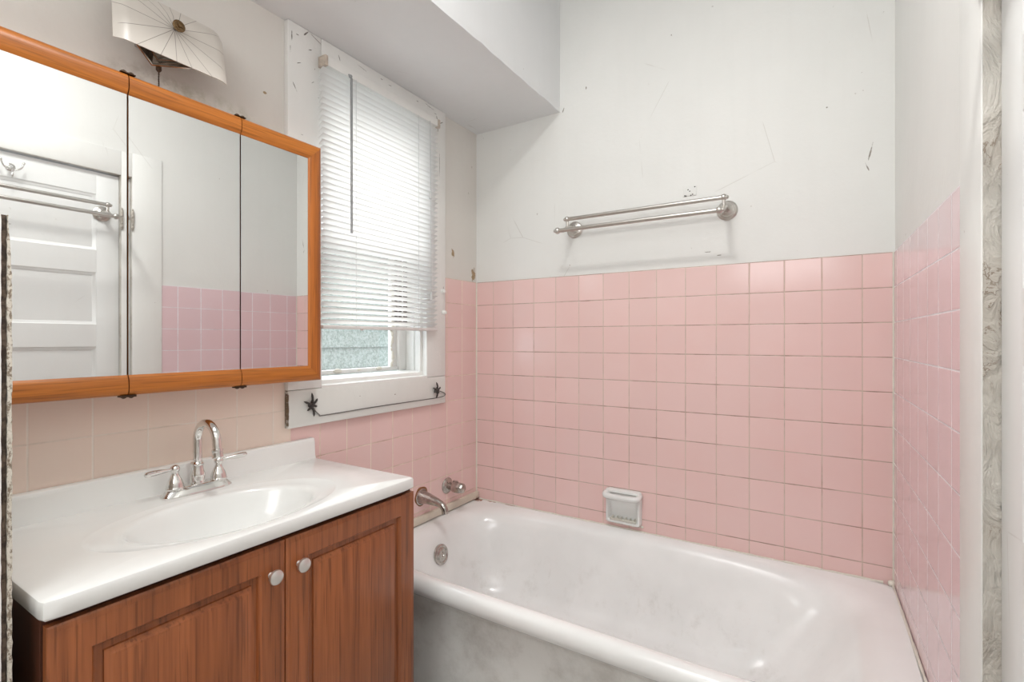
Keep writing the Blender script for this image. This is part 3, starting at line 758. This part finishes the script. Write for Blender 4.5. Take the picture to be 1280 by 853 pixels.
# ------------------------------------------------------------------ soap dish
so = empty('soap_dish', (-.663, YB-.003, Z(-.735)), label='white ceramic soap dish with grab bar set in the pink tile', cat='soap dish')
def rr2(hw_, z0, z1, y, r_, N_=8):
    out = []
    for cx_, cz, a0 in ((hw_-r_, z1-r_, 0), (-hw_+r_, z1-r_, 90), (-hw_+r_, z0+r_, 180), (hw_-r_, z0+r_, 270)):
        for k in range(N_+1):
            a = R(a0+90*k/N_); out.append((cx_+r_*math.cos(a), y, cz+r_*math.sin(a)))
    return out
mb = MB(); hw_ = .071
mb.rings([rr2(hw_, 0, .135, .0, .012), rr2(hw_, 0, .135, -.018, .012), rr2(hw_-.003, .003, .132, -.025, .012), rr2(hw_-.010, .009, .125, -.027, .010), rr2(hw_-.013, .013, .121, -.022, .010),
          rr2(hw_-.017, .018, .119, -.006, .010), rr2(hw_-.022, .024, .116, -.003, .008)], cap0=True, cap1=True)
mb.build('dish_body', M['ceramic'], so)
mb = MB(); mb.tube(smooth_path([(-.064, -.010, .118), (-.066, -.030, .117), (-.060, -.046, .114), (-.03, -.052, .113), (0, -.053, .113), (.03, -.052, .113), (.060, -.046, .114), (.066, -.030, .117), (.064, -.010, .118)], 5), .0115, 14, flat=(1, 1.15))
mb.box(-.071, .071, -.020, -.001, .118, .1345, bev=.004)
mb.build('grab_bar', M['ceramic'], so)
mb = MB(); mb.box(-.054, .054, -.026, -.004, .012, .021, bev=.003)
for k in range(6): mb.tube([(-.045+.018*k, -.025, .022), (-.045+.018*k, -.006, .024)], .0035, 8)
mb.build('ribbed_tray', M['ceramic_old'], so)
mb = MB()
for k in range(26): mb.ball((-.075+.006*k+random.uniform(-.002, .002), -.002, random.uniform(-.004, .004)), random.uniform(.002, .0055), sc=(1, .5, 1))
mb.build('dried_caulk', M['caulk'], so)

# ------------------------------------------------------------------ towel bars
tb = empty('towel_bar', (-.5816, YB, Z(.463)), label='double brushed nickel towel bar on the white wall over the tub', cat='towel bar', )
def towel_parts(root):
    L = .2989
    for s_ in (-1, 1):
        mb = MB(); x = L*s_
        mb.lathe([(0, .034), (.003, .0355), (.005, .034), (.007, .029), (.010, .029), (.012, .024), (.016, .022), (.019, .014), (.022, .011), (.06, .009)], (x, -.0003, 0), (0, -1, 0), 32)
        mb.tube(smooth_path([(x, -.050, 0), (x, -.075, -.006), (x, -.110, -.022), (x, -.150, -.031), (x, -.165, -.034)], 5), .0085, 14)
        mb.tube([(x, -.072, -.004), (x, -.076, .029)], .006, 12)
        mb.ball((x, -.076, .030), .0115).ball((x, -.165, -.034), .0125)
        mb.ball((x+.010*s_, -.076, .030), .007).ball((x+.010*s_, -.165, -.034), .0075)
        mb.build('bracket', M['nickel'], root)
    for y, z in ((-.076, .030), (-.165, -.034)):
        mb = MB(); mb.tube([(-L, y, z), (L, y, z)], .0082, 20); mb.build('rod', M['nickel'], root)
towel_parts(tb)
t2 = tb.copy(); COL.objects.link(t2)
t2['label'] = 'double brushed nickel towel bar on the white door, seen in the mirror'
for ch in list(tb.children):
    c = ch.copy(); COL.objects.link(c); c.parent = t2
# on the door: bar runs along the wall, standing out towards -x
def on_right(s, z, lx=.016):
    return Vector((XR+math.cos(SK)*lx+math.sin(SK)*s, YB-math.cos(SK)*s+math.sin(SK)*lx, z))
t2.location = on_right(1.282, Z(.578)); t2.rotation_euler = (0, 0, R(-90)+SK)
t2['group'] = tb['group'] = 'double towel bars'

# robe hook on the door
rh = empty('robe_hook', on_right(1.285, Z(.705)), R(-90)+SK, label='small chrome robe hook near the top of the white door', cat='hook')
mb = MB(); mb.lathe([(0, .016), (.003, .016), (.006, .009), (.014, .006)], (0, 0, 0), (0, -1, 0), 20)
for s_ in (-1, 1): mb.tube(smooth_path([(0, -.010, -.004), (.012*s_, -.022, -.012), (.026*s_, -.032, -.004), (.034*s_, -.034, .016)], 5), .0032, 10); mb.ball((.034*s_, -.034, .018), .005)
mb.tube(smooth_path([(0, -.010, 0), (0, -.030, -.02), (0, -.036, -.036), (0, -.026, -.046)], 5), .0035, 10)
mb.build('hook_body', M['chrome'], rh)

# ------------------------------------------------------------------ small wall pieces
mb = MB(); mb.box(-.024, .024, -.003, 0, -.018, .018, bev=.0012)
for (a, b) in ((-.018, -.015), (.018, .014), (0, 0), (-.006, .006), (.01, -.013), (-.014, -.016), (.004, -.016)): mb.ball((a, -.003, b), .0022, 1, (1.2, .6, 1))
pl = mb.build('wall_plate', [M['wall'], M['iron']]); pl.location = (-.412, YB, Z(.553))
tag(pl, 'tiny painted over square plate on the wall above the towel bar', 'wall plate')

def star(y, z, s, label, rot):
    r0 = empty('star_hook', (XL+.0205, y, Z(z)), label=label, cat='hook', group='star shaped hooks on the window apron')
    mb = MB(); n = 6
    for k in range(n):
        a = 2*math.pi*k/n+rot+random.uniform(-.25, .25); L = s*((.72, 1.0)[k % 2] if k % 3 else 1.3)
        mb.tube(smooth_path([(.004, 0, 0), (.012, math.cos(a)*L*.45, math.sin(a)*L*.45), (.006, math.cos(a)*L, math.sin(a)*L)], 4), [.0050]*2+[.0045]*2+[.0036]*3+[.0022, .0007], 8)
    mb.build('arm_cluster', M['iron'], r0)
    mb = MB(); mb.lathe([(0, .008), (.008, .009), (.016, .006), (.018, .001)], (0, 0, 0), (1, 0, 0), 14); mb.build('boss', M['iron'], r0)
star(.998, -.209, .030, 'dark iron star hook at the left end of the window apron', R(95))
star(1.603, -.226+.012, .026, 'dark iron star hook at the right end of the window apron', R(80))
mb = MB(); mb.tube(smooth_path([(XL+.026, 1.003, Z(-.218)), (XL+.0235, 1.03, Z(-.243)), (XL+.023, 1.05, Z(-.2475)), (XL+.0225, 1.25, Z(-.246)), (XL+.0225, 1.45, Z(-.2465)), (XL+.0225, 1.62, Z(-.247)), (XL+.023, 1.663, Z(-.240)), (XL+.024, 1.655, Z(-.230)), (XL+.026, 1.612, Z(-.216))], 6), .0017, 8)
tag(mb.build('wire', M['wire']), 'thin grey wire strung between the two star hooks', 'wire')
for (y, z, lab) in ((1.648, .205, 'upper small white painted knob on the right window casing'), (1.655, .115, 'lower small white painted knob on the right window casing')):
    k_ = MB(); k_.lathe([(0, .010), (.004, .011), (.007, .006), (.012, .008), (.015, .006), (.016, .001)], (0, 0, 0), (1, 0, 0), 16)
    k_ = k_.build('casing_knob', M['trimw']); k_.location = (XL+.0195, y, Z(z)); tag(k_, lab, 'knob', 'painted knobs on the window casing')

# ------------------------------------------------------------------ board at the left edge of the view
bd_ = empty('partition_board', (-1.18, .20, 0), label='tall cream painted board with dark ragged edge left of the vanity', cat='board')
TZ = Z(.177)
def edge_strip(name, ya, yb, xa, xb, mat, jig):
    mb = MB(); rs = []; n = 160
    for k in range(n+1):
        z = TZ*k/n; j = lambda: random.uniform(-jig, jig)
        if name == 'flaking_edge': yb = .2250-.0042*min(1, max(0, (z-TZ+.10)/.10))
        rs.append([(xa, ya+j(), z), (xb+j(), ya+j(), z), (xb+j(), yb+j(), z), (xa, yb+j(), z)])
    mb.rings(rs, cap0=True, cap1=True, sm=False)
    return rel(mb.build(name, mat, bd_), bd_)
edge_strip('board_panel', .150, .2140, XL+.004, -.982, M['trimw'], .0003)
edge_strip('dark_ragged_edge', .2143, .2196, XL+.004, -.984, M['rag'], .0006)
edge_strip('flaking_edge', .2200, .2250, XL+.004, -.981, M['flake'], .0007)

# ------------------------------------------------------------------ light
w = bpy.data.worlds.new('sky'); scn.world = w; w.use_nodes = True
nt = w.node_tree; bg = nt.nodes['Background']; bg.inputs[0].default_value = (.82, .91, 1.0, 1); bg.inputs[1].default_value = 4.0
def area(name, loc, rot, sx, sy, p, col=(1, 1, 1), shape='RECTANGLE'):
    l = bpy.data.lights.new(name, 'AREA'); l.shape = shape; l.size = sx
    if shape in ('RECTANGLE', 'ELLIPSE'): l.size_y = sy
    l.energy = p; l.color = col
    o = bpy.data.objects.new(name, l); COL.objects.link(o); o.location = loc; o.rotation_euler = rot; return o
area('ceiling_light', (-.39, .48, Z(1.45)), (0, 0, 0), .18, .18, 12, (1, .985, .95), 'DISK')
area('added_overhead_fill', (-.70, .02, Z(1.53)), (0, 0, 0), .42, 1.6, 9, (.98, .99, 1))  # added soft overhead fill, no fixture behind it
area('added_rear_fill', (-.30, -.72, Z(.78)), Vector((-.30, 1, -.16)).to_track_quat('-Z', 'Y').to_euler(), .8, .6, 9, (.98, .99, 1))  # added fill behind the camera, evens out the room; no visible source
sun = bpy.data.lights.new('sun', 'SUN'); sun.energy = 7.5; sun.angle = R(55); sun.color = (1, .97, .92)
so_ = bpy.data.objects.new('sun', sun); COL.objects.link(so_); so_.rotation_euler = Vector((.85, -.12, -.42)).to_track_quat('-Z', 'Y').to_euler()

# ------------------------------------------------------------------ camera
cam = bpy.data.cameras.new('camera'); cam.sensor_width = 36; cam.lens = 36*619.44/1280
cam.shift_y = -(426.5-424.34)/1280; cam.clip_start = .02
co_ = bpy.data.objects.new('camera', cam); COL.objects.link(co_); co_.location = (0, 0, H); co_.rotation_euler = (R(90), 0, R(31.835))
scn.camera = co_
vs = scn.view_settings; vs.view_transform = 'Standard'; vs.look = 'None'; vs.gamma = 1; vs.use_curve_mapping = False; vs.exposure = -0.06
scn.cycles.max_bounces = 10; scn.cycles.diffuse_bounces = 6; scn.cycles.glossy_bounces = 5; scn.cycles.transmission_bounces = 6; scn.cycles.transparent_max_bounces = 12
scn.cycles.caustics_reflective = True; scn.cycles.sample_clamp_indirect = 6
